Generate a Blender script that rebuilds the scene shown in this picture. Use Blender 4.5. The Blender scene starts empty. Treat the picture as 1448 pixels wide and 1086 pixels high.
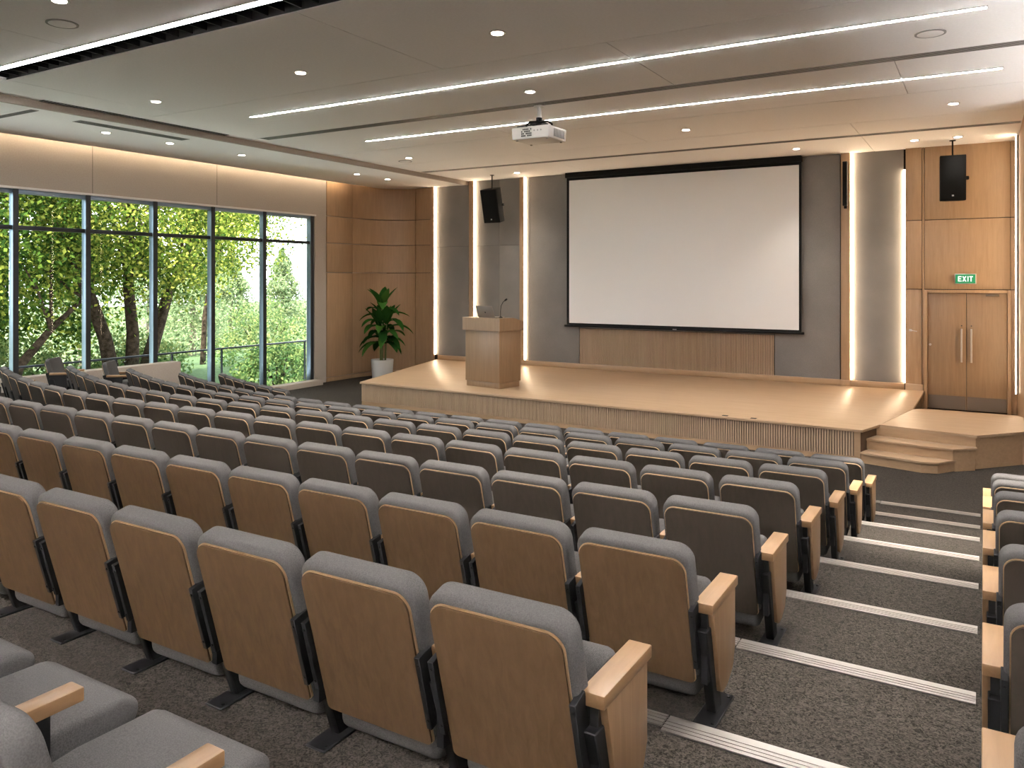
import bpy, bmesh, math, random
import numpy as np
from mathutils import Vector, Matrix

R = math.radians
SC = bpy.context.scene
COL = SC.collection

# ------------------------------------------------------------------ camera, sky, sun, exposure
CAM_Z = 2.97
cam_d = bpy.data.cameras.new('camera')
cam = bpy.data.objects.new('camera', cam_d)
COL.objects.link(cam)
cam.location = (0, 0, CAM_Z)
cam.rotation_euler = (R(90), 0, R(30.7))
cam_d.sensor_width = 36
cam_d.lens = 36 * 1123 / 1448
cam_d.shift_y = -(543 - 393) / 1448
cam_d.clip_start = 0.05
cam_d.clip_end = 400
SC.camera = cam

SC.view_settings.view_transform = 'Standard'
SC.view_settings.look = 'None'
SC.view_settings.exposure = 1.22
SC.view_settings.gamma = 1.0
SC.view_settings.use_curve_mapping = False
SC.cycles.sample_clamp_indirect = 6.0
SC.cycles.max_bounces = 10
SC.cycles.diffuse_bounces = 5
SC.cycles.transparent_max_bounces = 24
SC.cycles.caustics_reflective = False
SC.cycles.caustics_refractive = False

world = bpy.data.worlds.new('sky')
SC.world = world
world.use_nodes = True
nt = world.node_tree
bg = nt.nodes['Background']
tc = nt.nodes.new('ShaderNodeTexCoord')
nz = nt.nodes.new('ShaderNodeTexNoise')
nz.inputs['Scale'].default_value = 3.0
nz.inputs['Detail'].default_value = 6
rp = nt.nodes.new('ShaderNodeValToRGB')
rp.color_ramp.elements[0].position = 0.35
rp.color_ramp.elements[0].color = (0.62, 0.78, 1.0, 1)
rp.color_ramp.elements[1].position = 0.55
rp.color_ramp.elements[1].color = (1.0, 1.0, 1.0, 1)
nt.links.new(tc.outputs['Generated'], nz.inputs['Vector'])
nt.links.new(nz.outputs['Fac'], rp.inputs['Fac'])
nt.links.new(rp.outputs['Color'], bg.inputs['Color'])
bg.inputs['Strength'].default_value = 4.5

sun_d = bpy.data.lights.new('sun', 'SUN')
sun = bpy.data.objects.new('sun', sun_d)
COL.objects.link(sun)
sun_d.energy = 14.0
sun_d.angle = R(0.6)
sun_d.color = (1.0, 0.93, 0.8)
# the sun stands high over the roof, towards the top of the hall, and falls on the terrace
sun_dir = Vector((0.10, -0.48, 0.87)).normalized()
sun.rotation_euler = sun_dir.to_track_quat('Z', 'Y').to_euler()
sun.location = (-30, 20, 40)

STRIP_L = 60.0        # radiance of the ceiling light lines
BAR_L = 22.0          # radiance of the wall light bars
COVE_L = 36.0
SPOT_W = 155.0


# ------------------------------------------------------------------ materials
def new_mat(name):
    m = bpy.data.materials.new(name)
    m.use_nodes = True
    n = m.node_tree.nodes
    return m, m.node_tree, n['Principled BSDF']


def plain(name, col, rough=0.5, metal=0.0, spec=0.5):
    m, t, p = new_mat(name)
    p.inputs['Base Color'].default_value = (*col, 1)
    p.inputs['Roughness'].default_value = rough
    p.inputs['Metallic'].default_value = metal
    p.inputs['Specular IOR Level'].default_value = spec
    return m


def grain(name, c1, c2, stretch=(14, 14, 1.2), scale=2.2, rough=0.42, bump=0.04, spec=0.4, detail=6):
    """wood: noise drawn out along the grain"""
    m, t, p = new_mat(name)
    tc = t.nodes.new('ShaderNodeTexCoord')
    mp = t.nodes.new('ShaderNodeMapping')
    mp.inputs['Scale'].default_value = stretch
    oi = t.nodes.new('ShaderNodeObjectInfo')
    add = t.nodes.new('ShaderNodeVectorMath')
    add.operation = 'ADD'
    sc = t.nodes.new('ShaderNodeVectorMath')
    sc.operation = 'SCALE'
    sc.inputs['Scale'].default_value = 7.0
    nz = t.nodes.new('ShaderNodeTexNoise')
    nz.inputs['Scale'].default_value = scale
    nz.inputs['Detail'].default_value = detail
    nz.inputs['Roughness'].default_value = 0.62
    nz.inputs['Distortion'].default_value = 0.6
    rp = t.nodes.new('ShaderNodeValToRGB')
    rp.color_ramp.elements[0].position = 0.32
    rp.color_ramp.elements[0].color = (*c1, 1)
    rp.color_ramp.elements[1].position = 0.68
    rp.color_ramp.elements[1].color = (*c2, 1)
    bp = t.nodes.new('ShaderNodeBump')
    bp.inputs['Strength'].default_value = bump
    bp.inputs['Distance'].default_value = 0.01
    L = t.links.new
    L(oi.outputs['Random'], sc.inputs[0])
    L(tc.outputs['Object'], add.inputs[0])
    L(sc.outputs[0], add.inputs[1])
    L(add.outputs[0], mp.inputs['Vector'])
    L(mp.outputs[0], nz.inputs['Vector'])
    L(nz.outputs['Fac'], rp.inputs['Fac'])
    L(rp.outputs['Color'], p.inputs['Base Color'])
    L(nz.outputs['Fac'], bp.inputs['Height'])
    L(bp.outputs[0], p.inputs['Normal'])
    p.inputs['Roughness'].default_value = rough
    p.inputs['Specular IOR Level'].default_value = spec
    return m


def speckle(name, c1, c2, scale=180, rough=0.95, bump=0.25, dist=0.004, distort=0.0, spec=0.06, big=None, detail=3):
    """cloth, carpet, felt: a fine noise of two tones with a bump"""
    m, t, p = new_mat(name)
    tc = t.nodes.new('ShaderNodeTexCoord')
    nz = t.nodes.new('ShaderNodeTexNoise')
    nz.inputs['Scale'].default_value = scale
    nz.inputs['Detail'].default_value = detail
    nz.inputs['Distortion'].default_value = distort
    rp = t.nodes.new('ShaderNodeValToRGB')
    rp.color_ramp.elements[0].position = 0.36
    rp.color_ramp.elements[0].color = (*c1, 1)
    rp.color_ramp.elements[1].position = 0.64
    rp.color_ramp.elements[1].color = (*c2, 1)
    bp = t.nodes.new('ShaderNodeBump')
    bp.inputs['Strength'].default_value = bump
    bp.inputs['Distance'].default_value = dist
    L = t.links.new
    L(tc.outputs['Object'], nz.inputs['Vector'])
    L(nz.outputs['Fac'], rp.inputs['Fac'])
    L(nz.outputs['Fac'], bp.inputs['Height'])
    L(bp.outputs[0], p.inputs['Normal'])
    if big:
        n2 = t.nodes.new('ShaderNodeTexNoise')
        n2.inputs['Scale'].default_value = big
        n2.inputs['Detail'].default_value = 4
        mx = t.nodes.new('ShaderNodeMix')
        mx.data_type = 'RGBA'
        mx.blend_type = 'MULTIPLY'
        mx.inputs['Factor'].default_value = 0.35
        L(tc.outputs['Object'], n2.inputs['Vector'])
        L(rp.outputs['Color'], mx.inputs[6])
        L(n2.outputs['Fac'], mx.inputs[7])
        L(mx.outputs[2], p.inputs['Base Color'])
    else:
        L(rp.outputs['Color'], p.inputs['Base Color'])
    p.inputs['Roughness'].default_value = rough
    p.inputs['Specular IOR Level'].default_value = spec
    return m


def emit(name, col, strength):
    m, t, p = new_mat(name)
    p.inputs['Base Color'].default_value = (*[0.5 * c for c in col], 1)
    p.inputs['Emission Color'].default_value = (*col, 1)
    p.inputs['Emission Strength'].default_value = strength
    return m


def glass_mat(name, tint=(0.94, 0.97, 0.97), gloss=0.06):
    m, t, p = new_mat(name)
    t.nodes.remove(p)
    out = t.nodes['Material Output']
    tr = t.nodes.new('ShaderNodeBsdfTransparent')
    tr.inputs['Color'].default_value = (*tint, 1)
    gl = t.nodes.new('ShaderNodeBsdfGlossy')
    gl.inputs['Roughness'].default_value = 0.02
    lw = t.nodes.new('ShaderNodeFresnel')
    lw.inputs['IOR'].default_value = 1.12
    mx = t.nodes.new('ShaderNodeMixShader')
    t.links.new(lw.outputs[0], mx.inputs[0])
    t.links.new(tr.outputs[0], mx.inputs[1])
    t.links.new(gl.outputs[0], mx.inputs[2])
    t.links.new(mx.outputs[0], out.inputs['Surface'])
    return m


def leaf_mat(name, cols, trans=0.5):
    m, t, p = new_mat(name)
    t.nodes.remove(p)
    out = t.nodes['Material Output']
    ge = t.nodes.new('ShaderNodeNewGeometry')
    rp = t.nodes.new('ShaderNodeValToRGB')
    el = rp.color_ramp.elements
    el[0].color = (*cols[0], 1)
    el[1].color = (*cols[-1], 1)
    for i, c in enumerate(cols[1:-1], 1):
        e = el.new(i / (len(cols) - 1))
        e.color = (*c, 1)
    df = t.nodes.new('ShaderNodeBsdfDiffuse')
    tl = t.nodes.new('ShaderNodeBsdfTranslucent')
    mx = t.nodes.new('ShaderNodeMixShader')
    mx.inputs[0].default_value = trans
    L = t.links.new
    L(ge.outputs['Random Per Island'], rp.inputs['Fac'])
    L(rp.outputs['Color'], df.inputs['Color'])
    L(rp.outputs['Color'], tl.inputs['Color'])
    L(df.outputs[0], mx.inputs[1])
    L(tl.outputs[0], mx.inputs[2])
    L(mx.outputs[0], out.inputs['Surface'])
    return m


OAK1, OAK2 = (0.33, 0.212, 0.12), (0.40, 0.262, 0.153)
M = dict(
    oak=grain('oak panelling', OAK1, OAK2, (10, 10, 0.7)),
    oak_x=grain('oak along the stage', OAK1, OAK2, (0.7, 10, 10)),
    deck=grain('oak floorboards', (0.32, 0.215, 0.13), (0.385, 0.266, 0.165), (0.5, 7, 7), rough=0.42, spec=0.4),
    slat=grain('oak slats', (0.39, 0.275, 0.18), (0.47, 0.335, 0.225), (10, 10, 0.7)),
    door=grain('oak door veneer', (0.215, 0.132, 0.070), (0.265, 0.167, 0.092), (10, 10, 0.6)),
    walnut=grain('brown chair veneer', (0.060, 0.036, 0.0185), (0.080, 0.049, 0.026), (16, 16, 0.9), rough=0.55, spec=0.06),
    charcoal=grain('dark chair veneer', (0.026, 0.0205, 0.016), (0.034, 0.027, 0.021), (16, 16, 0.9), rough=0.55, spec=0.06),
    edge=grain('pale plywood edge', (0.46, 0.30, 0.165), (0.56, 0.38, 0.215), (12, 12, 1), rough=0.4),
    arm=grain('oak armrest', (0.245, 0.142, 0.068), (0.305, 0.182, 0.092), (16, 1.4, 16), rough=0.4),
    endpan=grain('oak end panel', (0.19, 0.113, 0.058), (0.24, 0.148, 0.08), (16, 16, 1), rough=0.42),
    cloth=speckle('grey upholstery', (0.056, 0.054, 0.053), (0.090, 0.087, 0.085), 260, bump=0.3, dist=0.002),
    carpet=speckle('grey brown carpet', (0.012, 0.010, 0.0087), (0.066, 0.057, 0.048), 62, bump=0.6, dist=0.008, distort=1.6, big=0.9, detail=2),
    felt=speckle('grey acoustic felt', (0.235, 0.222, 0.208), (0.275, 0.26, 0.245), 120, bump=0.15, dist=0.002, big=1.3),
    slat_back=plain('dark board behind slats', (0.07, 0.04, 0.02), 0.8),
    dark_wall=speckle('darkened unseen wall', (0.035, 0.032, 0.03), (0.05, 0.046, 0.042), 90),  # unseen walls kept dark to cut light bounced onto the chair backs
    ceil=speckle('ceiling plaster', (0.85, 0.835, 0.83), (0.88, 0.865, 0.86), 30, bump=0.02, rough=0.9),
    plaster=speckle('beige plaster', (0.40, 0.355, 0.31), (0.43, 0.385, 0.335), 40, bump=0.03, rough=0.9),
    white=plain('white paint', (0.74, 0.73, 0.71), 0.5),
    pot=plain('white glazed pot', (0.72, 0.71, 0.69), 0.35),
    soil=speckle('potting soil', (0.02, 0.015, 0.01), (0.05, 0.035, 0.025), 60),
    black=plain('black powder coat', (0.006, 0.006, 0.0065), 0.55, spec=0.12),
    matte=plain('matt black', (0.008, 0.008, 0.008), 0.8, spec=0.15),
    mesh_black=speckle('speaker mesh', (0.004, 0.004, 0.004), (0.012, 0.012, 0.012), 300, rough=0.9, spec=0.1),
    alu=plain('brushed aluminium', (0.42, 0.395, 0.37), 0.42, 0.7),
    steel=plain('satin steel', (0.46, 0.42, 0.38), 0.32, 1.0),
    kick=plain('bronze kick plate', (0.13, 0.10, 0.075), 0.5, 0.6),
    mullion=plain('sky-tinted aluminium', (0.24, 0.31, 0.40), 0.36, 0.5),  # blue tint puts the reflected sky into the metal colour
    dark_frame=plain('dark anodised aluminium', (0.014, 0.017, 0.022), 0.45, 0.2),
    grey=plain('grey diffuser paint', (0.23, 0.22, 0.21), 0.5),
    screen=plain('projection screen fabric', (0.80, 0.79, 0.785), 0.9, spec=0.1),
    proj=plain('projector casing', (0.46, 0.44, 0.415), 0.45),
    vent=plain('dark vent', (0.02, 0.02, 0.02), 0.8),
    led=emit('white light line', (1.0, 0.97, 0.94), STRIP_L),
    bar=emit('warm light bar', (1.0, 0.77, 0.52), BAR_L),
    cove=emit('warm cove light', (1.0, 0.80, 0.58), COVE_L),
    up_dim=emit('fill trough diffuser dimmed', (1.0, 0.96, 0.93), 330.0),
    up=emit('fill trough diffuser', (1.0, 0.96, 0.93), 1700.0),  # glow of the added ceiling fill, out of view
    lens=emit('downlight lens', (1.0, 0.9, 0.76), 14.0),
    exit=emit('green sign face', (0.0, 0.26, 0.09), 0.24),
    letter=emit('white sign lettering', (0.85, 1.0, 0.9), 0.6),
    glass=glass_mat('window glass'),
    railglass=glass_mat('railing glass', (0.86, 0.93, 0.91)),
    bark=speckle('brown bark', (0.022, 0.015, 0.01), (0.06, 0.042, 0.03), 9, bump=0.8, dist=0.03),
    bark_pale=speckle('grey bark', (0.12, 0.10, 0.075), (0.22, 0.18, 0.14), 9, bump=0.8, dist=0.03),
    leaf_y=leaf_mat('yellow green leaves', [(0.02, 0.045, 0.01), (0.07, 0.115, 0.018), (0.16, 0.20, 0.03), (0.40, 0.39, 0.08)]),
    leaf_d=leaf_mat('deep green leaves', [(0.015, 0.036, 0.009), (0.04, 0.08, 0.015), (0.085, 0.135, 0.022), (0.26, 0.28, 0.05)]),
    leaf_haze=leaf_mat('haze-paled green needles', [(0.12, 0.175, 0.085), (0.20, 0.26, 0.13), (0.32, 0.35, 0.18)]),  # lightened tones paint distance haze into the needles
    leaf_b=leaf_mat('shrub leaves', [(0.05, 0.10, 0.035), (0.13, 0.185, 0.065), (0.28, 0.30, 0.11)]),
    leaf_h=leaf_mat('houseplant leaves', [(0.012, 0.05, 0.010), (0.025, 0.085, 0.016), (0.05, 0.125, 0.022)], 0.2),
    stem=plain('green cane', (0.10, 0.13, 0.04), 0.5),
    lawn=speckle('grass', (0.05, 0.07, 0.03), (0.10, 0.125, 0.06), 8, big=0.4),
    paving=speckle('paled terrace paving', (0.58, 0.58, 0.58), (0.64, 0.64, 0.64), 20),  # paled to bounce sunlight up to the ceiling
    lid=plain('laptop lid', (0.30, 0.26, 0.225), 0.4, 0.5),
    badge=plain('silver badge', (0.55, 0.53, 0.5), 0.3, 0.6),
)


# ------------------------------------------------------------------ mesh helpers
class MB:
    def __init__(self):
        self.bm = bmesh.new()

    def box(self, lo, hi, mat=None):
        x0, y0, z0 = lo
        x1, y1, z1 = hi
        vs = [self.bm.verts.new(p) for p in ((x0, y0, z0), (x1, y0, z0), (x1, y1, z0), (x0, y1, z0),
                                             (x0, y0, z1), (x1, y0, z1), (x1, y1, z1), (x0, y1, z1))]
        if mat is not None:
            for v in vs:
                v.co = mat @ v.co
        for f in ((3, 2, 1, 0), (4, 5, 6, 7), (0, 1, 5, 4), (1, 2, 6, 5), (2, 3, 7, 6), (3, 0, 4, 7)):
            self.bm.faces.new([vs[i] for i in f])
        return self

    def prism(self, pts, fn0, fn1):
        """pts 2-D outline; fn0/fn1 turn an outline point into the two 3-D ends"""
        a = [self.bm.verts.new(fn0(*p)) for p in pts]
        b = [self.bm.verts.new(fn1(*p)) for p in pts]
        n = len(pts)
        self.bm.faces.new(a[::-1])
        self.bm.faces.new(b)
        for i in range(n):
            self.bm.faces.new((a[i], a[(i + 1) % n], b[(i + 1) % n], b[i]))
        return self

    def slab(self, pts, z0, z1):
        return self.prism(pts, lambda x, y: (x, y, z0), lambda x, y: (x, y, z1))

    def tube(self, pts, radii, seg=10, cap=True):
        pts = [Vector(p) for p in pts]
        if not isinstance(radii, (list, tuple)):
            radii = [radii] * len(pts)
        rings = []
        ref = Vector((0.13, 0.27, 0.95))
        for i, p in enumerate(pts):
            d = (pts[min(i + 1, len(pts) - 1)] - pts[max(i - 1, 0)]).normalized()
            u = d.cross(ref)
            if u.length < 1e-3:
                u = d.cross(Vector((1, 0, 0)))
            u.normalize()
            w = d.cross(u)
            rings.append([self.bm.verts.new(p + radii[i] * (math.cos(2 * math.pi * k / seg) * u + math.sin(2 * math.pi * k / seg) * w)) for k in range(seg)])
        for a, b in zip(rings, rings[1:]):
            for k in range(seg):
                self.bm.faces.new((a[k], a[(k + 1) % seg], b[(k + 1) % seg], b[k]))
        if cap:
            self.bm.faces.new(rings[0][::-1])
            self.bm.faces.new(rings[-1])
        return self

    def lathe(self, prof, seg=32, centre=(0, 0, 0)):
        cx, cy, cz = centre
        rings = []
        for r, z in prof:
            rings.append([self.bm.verts.new((cx + r * math.cos(2 * math.pi * k / seg), cy + r * math.sin(2 * math.pi * k / seg), cz + z)) for k in range(seg)])
        for a, b in zip(rings, rings[1:]):
            for k in range(seg):
                self.bm.faces.new((a[k], a[(k + 1) % seg], b[(k + 1) % seg], b[k]))
        self.bm.faces.new(rings[0][::-1])
        self.bm.faces.new(rings[-1])
        return self

    def bevel(self, w, seg=2, angle=30):
        bmesh.ops.recalc_face_normals(self.bm, faces=self.bm.faces)
        es = [e for e in self.bm.edges if len(e.link_faces) == 2 and e.calc_face_angle(0) > R(angle)]
        bmesh.ops.bevel(self.bm, geom=es, offset=w, segments=seg, profile=0.5, affect='EDGES', clamp_overlap=True)
        return self

    def mesh(self, name, mat, smooth=38):
        bm = self.bm
        bmesh.ops.recalc_face_normals(bm, faces=bm.faces)
        if smooth:
            for f in bm.faces:
                f.smooth = True
            for e in bm.edges:
                if len(e.link_faces) == 2 and e.calc_face_angle(0) > R(smooth):
                    e.smooth = False
        me = bpy.data.meshes.new(name)
        bm.to_mesh(me)
        bm.free()
        me.materials.append(mat)
        return me

    def build(self, name, mat, parent=None, loc=None, rotz=0, smooth=38):
        return add(name, self.mesh(name, mat, smooth), parent, loc, rotz)


def add(name, data, parent=None, loc=None, rotz=0):
    o = bpy.data.objects.new(name, data)
    COL.objects.link(o)
    if parent is not None:
        o.parent = parent
    if loc is not None:
        o.location = loc
    if rotz:
        o.rotation_euler = (0, 0, rotz)
    return o


def tag(o, label=None, cat=None, group=None, kind=None):
    if label:
        o['label'] = label
    if cat:
        o['category'] = cat
    if group:
        o['group'] = group
    if kind:
        o['kind'] = kind
    return o


def thing(name, label, cat, loc=(0, 0, 0), rotz=0, group=None, kind=None):
    o = add(name, None, None, loc, rotz)
    o.empty_display_size = 0.1
    return tag(o, label, cat, group, kind)


def struct(name, label, cat, loc=(0, 0, 0)):
    return thing(name, label, cat, loc, 0, None, 'structure')


def box(lo, hi, bevel=0):
    b = MB().box(lo, hi)
    if bevel:
        b.bevel(bevel)
    return b


def rounded(x0, x1, z0, z1, rt, rb, n=6):
    """outline of an upright rounded rectangle, counter-clockwise from lower left"""
    pts = []
    for cx, cz, r, a0 in ((x0 + rb, z0 + rb, rb, 180), (x1 - rb, z0 + rb, rb, 270), (x1 - rt, z1 - rt, rt, 0), (x0 + rt, z1 - rt, rt, 90)):
        for k in range(n + 1):
            a = R(a0 + 90 * k / n)
            pts.append((cx + r * math.cos(a), cz + r * math.sin(a)))
    return pts


# ------------------------------------------------------------------ the raked floor
H_CEIL = 5.80
H_SOFFIT = 5.70
PITCH = 1.113
XW = -16.1                 # window wall
NOSE = [3.11 + PITCH * k for k in range(8)]                    # step edges, top to bottom
LEVEL = [1.175, 1.055, 0.94, 0.82, 0.675, 0.515, 0.33, 0.17]    # floor behind each edge
BACK_NOSE = [3.11 - PITCH * k for k in range(7, 0, -1)]
BACK_LEVEL = [1.175 + 0.125 * k for k in range(7, 0, -1)]
EDGES = BACK_NOSE + NOSE
LEVELS = BACK_LEVEL + LEVEL


def off(x):
    """the rows swing forward towards the window"""
    return 0.0 if x > -8.0 else 0.042 * (x + 8.0) ** 2


def slope(x):
    return 0.0 if x > -8.0 else 0.084 * (x + 8.0)


XS = [-16.9, -16.0, -15.0, -14.0, -13.0, -12.0, -11.0, -10.0, -9.0, -8.0, -4.0, 0.0, 4.7]
b = MB()
bm = b.bm
prev = [bm.verts.new((x, -5.2, LEVELS[0])) for x in XS]
for i, (e, z) in enumerate(zip(EDGES, LEVELS)):
    top = [bm.verts.new((x, e + off(x), z)) for x in XS]
    nz_ = LEVELS[i + 1] if i + 1 < len(LEVELS) else 0.0
    low = [bm.verts.new((x, e + off(x), nz_)) for x in XS]
    for a, c in ((prev, top), (top, low)):
        for k in range(len(XS) - 1):
            bm.faces.new((a[k], a[k + 1], c[k + 1], c[k]))
    prev = low
last = [bm.verts.new((x, 19.8, 0.0)) for x in XS]
for k in range(len(XS) - 1):
    bm.faces.new((prev[k], prev[k + 1], last[k + 1], last[k]))
# underside, so that the floor is a closed body
und = [bm.verts.new(p) for p in ((-16.9, -5.2, -0.3), (4.7, -5.2, -0.3), (4.7, 19.8, -0.3), (-16.9, 19.8, -0.3))]
bm.faces.new(und[::-1])
fl = b.build('floor', M['carpet'], smooth=0)
tag(fl, 'grey brown carpeted floor stepping down towards the stage', 'floor', kind='structure')

STEP_WORD = ['highest', 'second highest', 'third highest', 'fourth highest', 'fifth highest', 'sixth highest', 'second lowest', 'lowest']
for k in range(8):
    y, z = NOSE[k], LEVEL[k]
    b = MB()
    for x0, x1, w in ((-1.10, -0.03, 0.105), (-1.205, -1.108, 0.075)):
        b.box((x0, y - w, z + 0.0005), (x1, y + 0.012, z + 0.007))
        b.box((x0, y + 0.001, z - 0.036), (x1, y + 0.012, z + 0.0065))
        for g in range(3):
            b.box((x0, y - w + 0.02 + g * 0.024, z + 0.007), (x1, y - w + 0.03 + g * 0.024, z + 0.010))
    tag(b.build('step_nosing', M['alu'], smooth=0), 'metal nosing strip on the %s visible step of the carpeted aisle' % STEP_WORD[k],
        'step nosing', 'nosing strips on the aisle steps')

# ------------------------------------------------------------------ walls, ceiling
W = struct('wall_left', 'beige plaster wall above the tall windows', 'wall')
b = MB()
b.box((-16.42, -5.0, 4.74), (XW, 16.75, H_CEIL + 0.25))          # band above the glass
b.box((-16.42, -5.0, -0.3), (XW, 3.65, 4.74))                    # behind the camera
b.box((-16.42, 16.30, -0.3), (XW, 16.75, 4.74))                  # pier at the stage end
b.box((-16.42, 16.75, -0.3), (-16.14, 19.8, H_CEIL + 0.25))
b.build('plaster_face', M['plaster'], W, smooth=0)
box((-16.42, 3.60, 4.70), (-16.085, 16.34, 4.742)).build('window_header', M['white'], W, smooth=0)
b = MB()
for y in (9.85, 13.0):
    b.box((XW, y - 0.004, 4.75), (XW + 0.002, y + 0.004, H_CEIL + 0.2))
b.build('panel_joint', M['vent'], W, smooth=0)

lw = MB()
lw.box((-16.08, 3.0, -0.2), (-15.78, 11.75, 1.06))
lw.box((-16.08, 11.75, -0.2), (-15.78, 16.30, 0.14))
o = lw.bevel(0.008).build('wall_window', M['plaster'])
tag(o, 'low beige wall under the windows, dropping to a plinth', 'wall', kind='structure')

# curved and flat oak cladding at the stage end of the window wall
W = struct('wall_back', 'oak clad wall behind the stage', 'wall')
box((-16.42, 19.46, -0.3), (4.7, 19.75, H_CEIL + 0.25)).build('backing', M['matte'], W, smooth=0)
tiers = ((0.13, 3.12), (3.13, 3.97), (3.98, 4.74), (4.75, H_CEIL + 0.1))


def clad(name, x0, x1, tiers_, y=19.40, mat='oak'):
    for z0, z1 in tiers_:
        box((x0 + 0.004, y, z0), (x1 - 0.004, y + 0.06, z1 - 0.004), 0.003).build(name, M[mat], W)


curve = []
for k in range(13):
    a = R(90 * k / 12)
    curve.append((-14.975 - 1.125 * math.sin(a), 19.40 - 1.55 * (1 - math.cos(a))))
for z0, z1 in ((0.0, 0.122),) + tiers:
    b = MB().slab(curve + [(-16.15, 17.85), (-16.15, 19.45), (-14.97, 19.45)], z0, z1 - 0.008)
    b.build('curved_panel', M['oak'], W, smooth=45)
    box((-16.15, 16.78, z0), (XW + 0.005, 17.842, z1 - 0.008), 0.003).build('wood_panel', M['oak'], W)
clad('wood_panel', -14.955, -14.34, tiers)
clad('batten', -14.34, -14.22, ((0.0, H_CEIL + 0.1),), 19.335)
clad('batten', -12.95, -12.79, ((0.53, H_CEIL + 0.1),), 19.335)
clad('batten', -11.24, -11.10, ((0.53, H_CEIL + 0.1),), 19.335)
clad('batten', -2.79, -2.59, ((0.53, H_CEIL + 0.1),), 19.335)
rt = ((0.15, 2.72), (2.73, 4.22), (4.23, H_CEIL + 0.1))
clad('wood_panel', -1.47, -1.15, rt, 19.34)
clad('wood_panel', -1.15, -1.10, ((0.15, H_CEIL + 0.1),), 19.36)
clad('wood_panel', -1.10, 0.48, rt[1:], 19.36)
clad('wood_panel', 0.48, 0.60, rt, 19.36)
box((-14.96, 19.38, 0.0), (-14.35, 19.42, 0.122), 0.003).build('plinth', M['oak_x'], W)
for x0, x1, z in ((-14.05, -12.95, 0.532), (-12.84, -11.24, 0.532), (-11.15, -2.79, 0.532), (-2.6, -1.49, 0.532)):
    box((x0, 19.30, z), (x1, 19.37, z + 0.13), 0.004).build('skirting', M['oak_x'], W)
box((-2.79, 19.27, 0.532), (-2.59, 19.30, 0.66), 0.003).build('skirting', M['oak_x'], W)
box((-1.47, 19.30, 0.15), (-1.12, 19.345, 0.66), 0.003).build('skirting', M['oak_x'], W)

# grey acoustic panels
PANELS = [(-14.18, -12.97, 0.66, 'narrow grey acoustic panel between the first two light bars from the plant'),
          (-12.75, -11.95, 0.66, 'grey acoustic panel behind the podium, half nearer the plant'),
          (-11.94, -11.26, 0.66, 'grey acoustic panel behind the podium, half nearer the screen'),
          (-11.06, -10.93, 0.66, 'narrow pale acoustic strip beside the light bar next to the screen'),
          (-10.92, -9.40, 0.66, 'grey acoustic panel beside the podium edge of the screen'),
          (-9.38, -4.28, 1.62, 'broad grey acoustic panel mostly hidden behind the projection screen'),
          (-4.26, -2.81, 0.66, 'grey acoustic panel beside the door edge of the screen'),
          (-2.55, -1.51, 0.66, 'pale acoustic panel glowing between two light bars near the exit')]
for i, (x0, x1, z0, lab) in enumerate(PANELS):
    y0 = 19.38 if i in (4, 5, 6) else 19.40
    b = MB()
    if i == 5:
        b.box((x0, y0, z0), (x1, 19.458, H_CEIL - 0.004))
    else:
        for za, zb in ((z0, 3.90), (3.905, H_CEIL - 0.004)) if i < 3 else ((z0, H_CEIL - 0.004),):
            b.box((x0, y0, za), (x1, 19.458, zb))
    tag(b.bevel(0.004).build('acoustic_panel', M['felt']), lab, 'wall panel', 'grey acoustic panels on the stage wall')

# glowing vertical bars
BARS = [(-14.20, 19.37, 'vertical warm light bar nearest the potted plant'),
        (-12.77, 19.37, 'vertical warm light bar behind the hanging speaker by the podium'),
        (-11.08, 19.37, 'vertical warm light bar just behind the podium edge nearest the screen'),
        (-2.57, 19.37, 'vertical warm light bar on the screen edge of the glowing wall panel'),
        (-1.49, 19.385, 'vertical warm light bar on the exit edge of the glowing wall panel')]
for i, (x, y, lab) in enumerate(BARS):
    z1 = H_CEIL - 0.01 if i < 4 else 5.35
    t = thing('light_bar', lab, 'light', (x, 19.44, 0.67), 0, 'vertical light bars on the stage wall')
    box((-0.018, -0.045, 0), (0.018, 0.015, z1 - 0.67)).build('channel', M['alu'], t, smooth=0)
    box((-0.014, -0.078, 0.004), (0.010, -0.045, z1 - 0.674)).build('diffuser', M['bar'], t, smooth=0)

# slatted oak under the screen
t = thing('slat_panel', 'vertical oak slat panel on the wall below the projection screen', 'wall panel', (-9.38, 19.44, 0.66))
box((0, -0.04, 0), (5.11, 0.018, 0.955)).build('backing_board', M['slat_back'], t, smooth=0)
b = MB()
n = 127
for k in range(n):
    x = 0.012 + k * 0.0402
    b.box((x, -0.075, 0.0), (x + 0.024, -0.041, 0.95))
b.build('slats', M['slat'], t, smooth=0)

W = struct('wall_right', 'oak clad side wall beside the exit doors', 'wall')
box((0.60, 15.0, -0.3), (0.90, 19.75, H_CEIL + 0.25)).build('wood_panel', M['oak'], W, smooth=0)
box((0.90, 15.0, -0.3), (4.7, 15.25, H_CEIL + 0.25)).build('return_face', M['oak'], W, smooth=0)
box((4.45, -5.2, -0.3), (4.7, 15.0, H_CEIL + 0.25)).build('hall_side', M['dark_wall'], W, smooth=0)
t = thing('light_bar', 'tall warm light bar on the side wall beside the exit doors', 'light', (0.575, 18.55, 0.68), 0, 'vertical light bars on the stage wall')
box((-0.02, -0.05, 0), (0.024, 0.05, 5.1)).build('channel', M['alu'], t, smooth=0)
box((-0.034, -0.03, 0.004), (-0.02, 0.03, 5.096)).build('diffuser', M['bar'], t, smooth=0)
W = struct('wall_rear', 'unseen wall at the top of the hall, darkened to cut bounced light', 'wall')
box((-16.42, -5.2, -0.3), (4.7, -5.0, H_CEIL + 0.25)).build('dark_face', M['dark_wall'], W, smooth=0)

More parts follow.
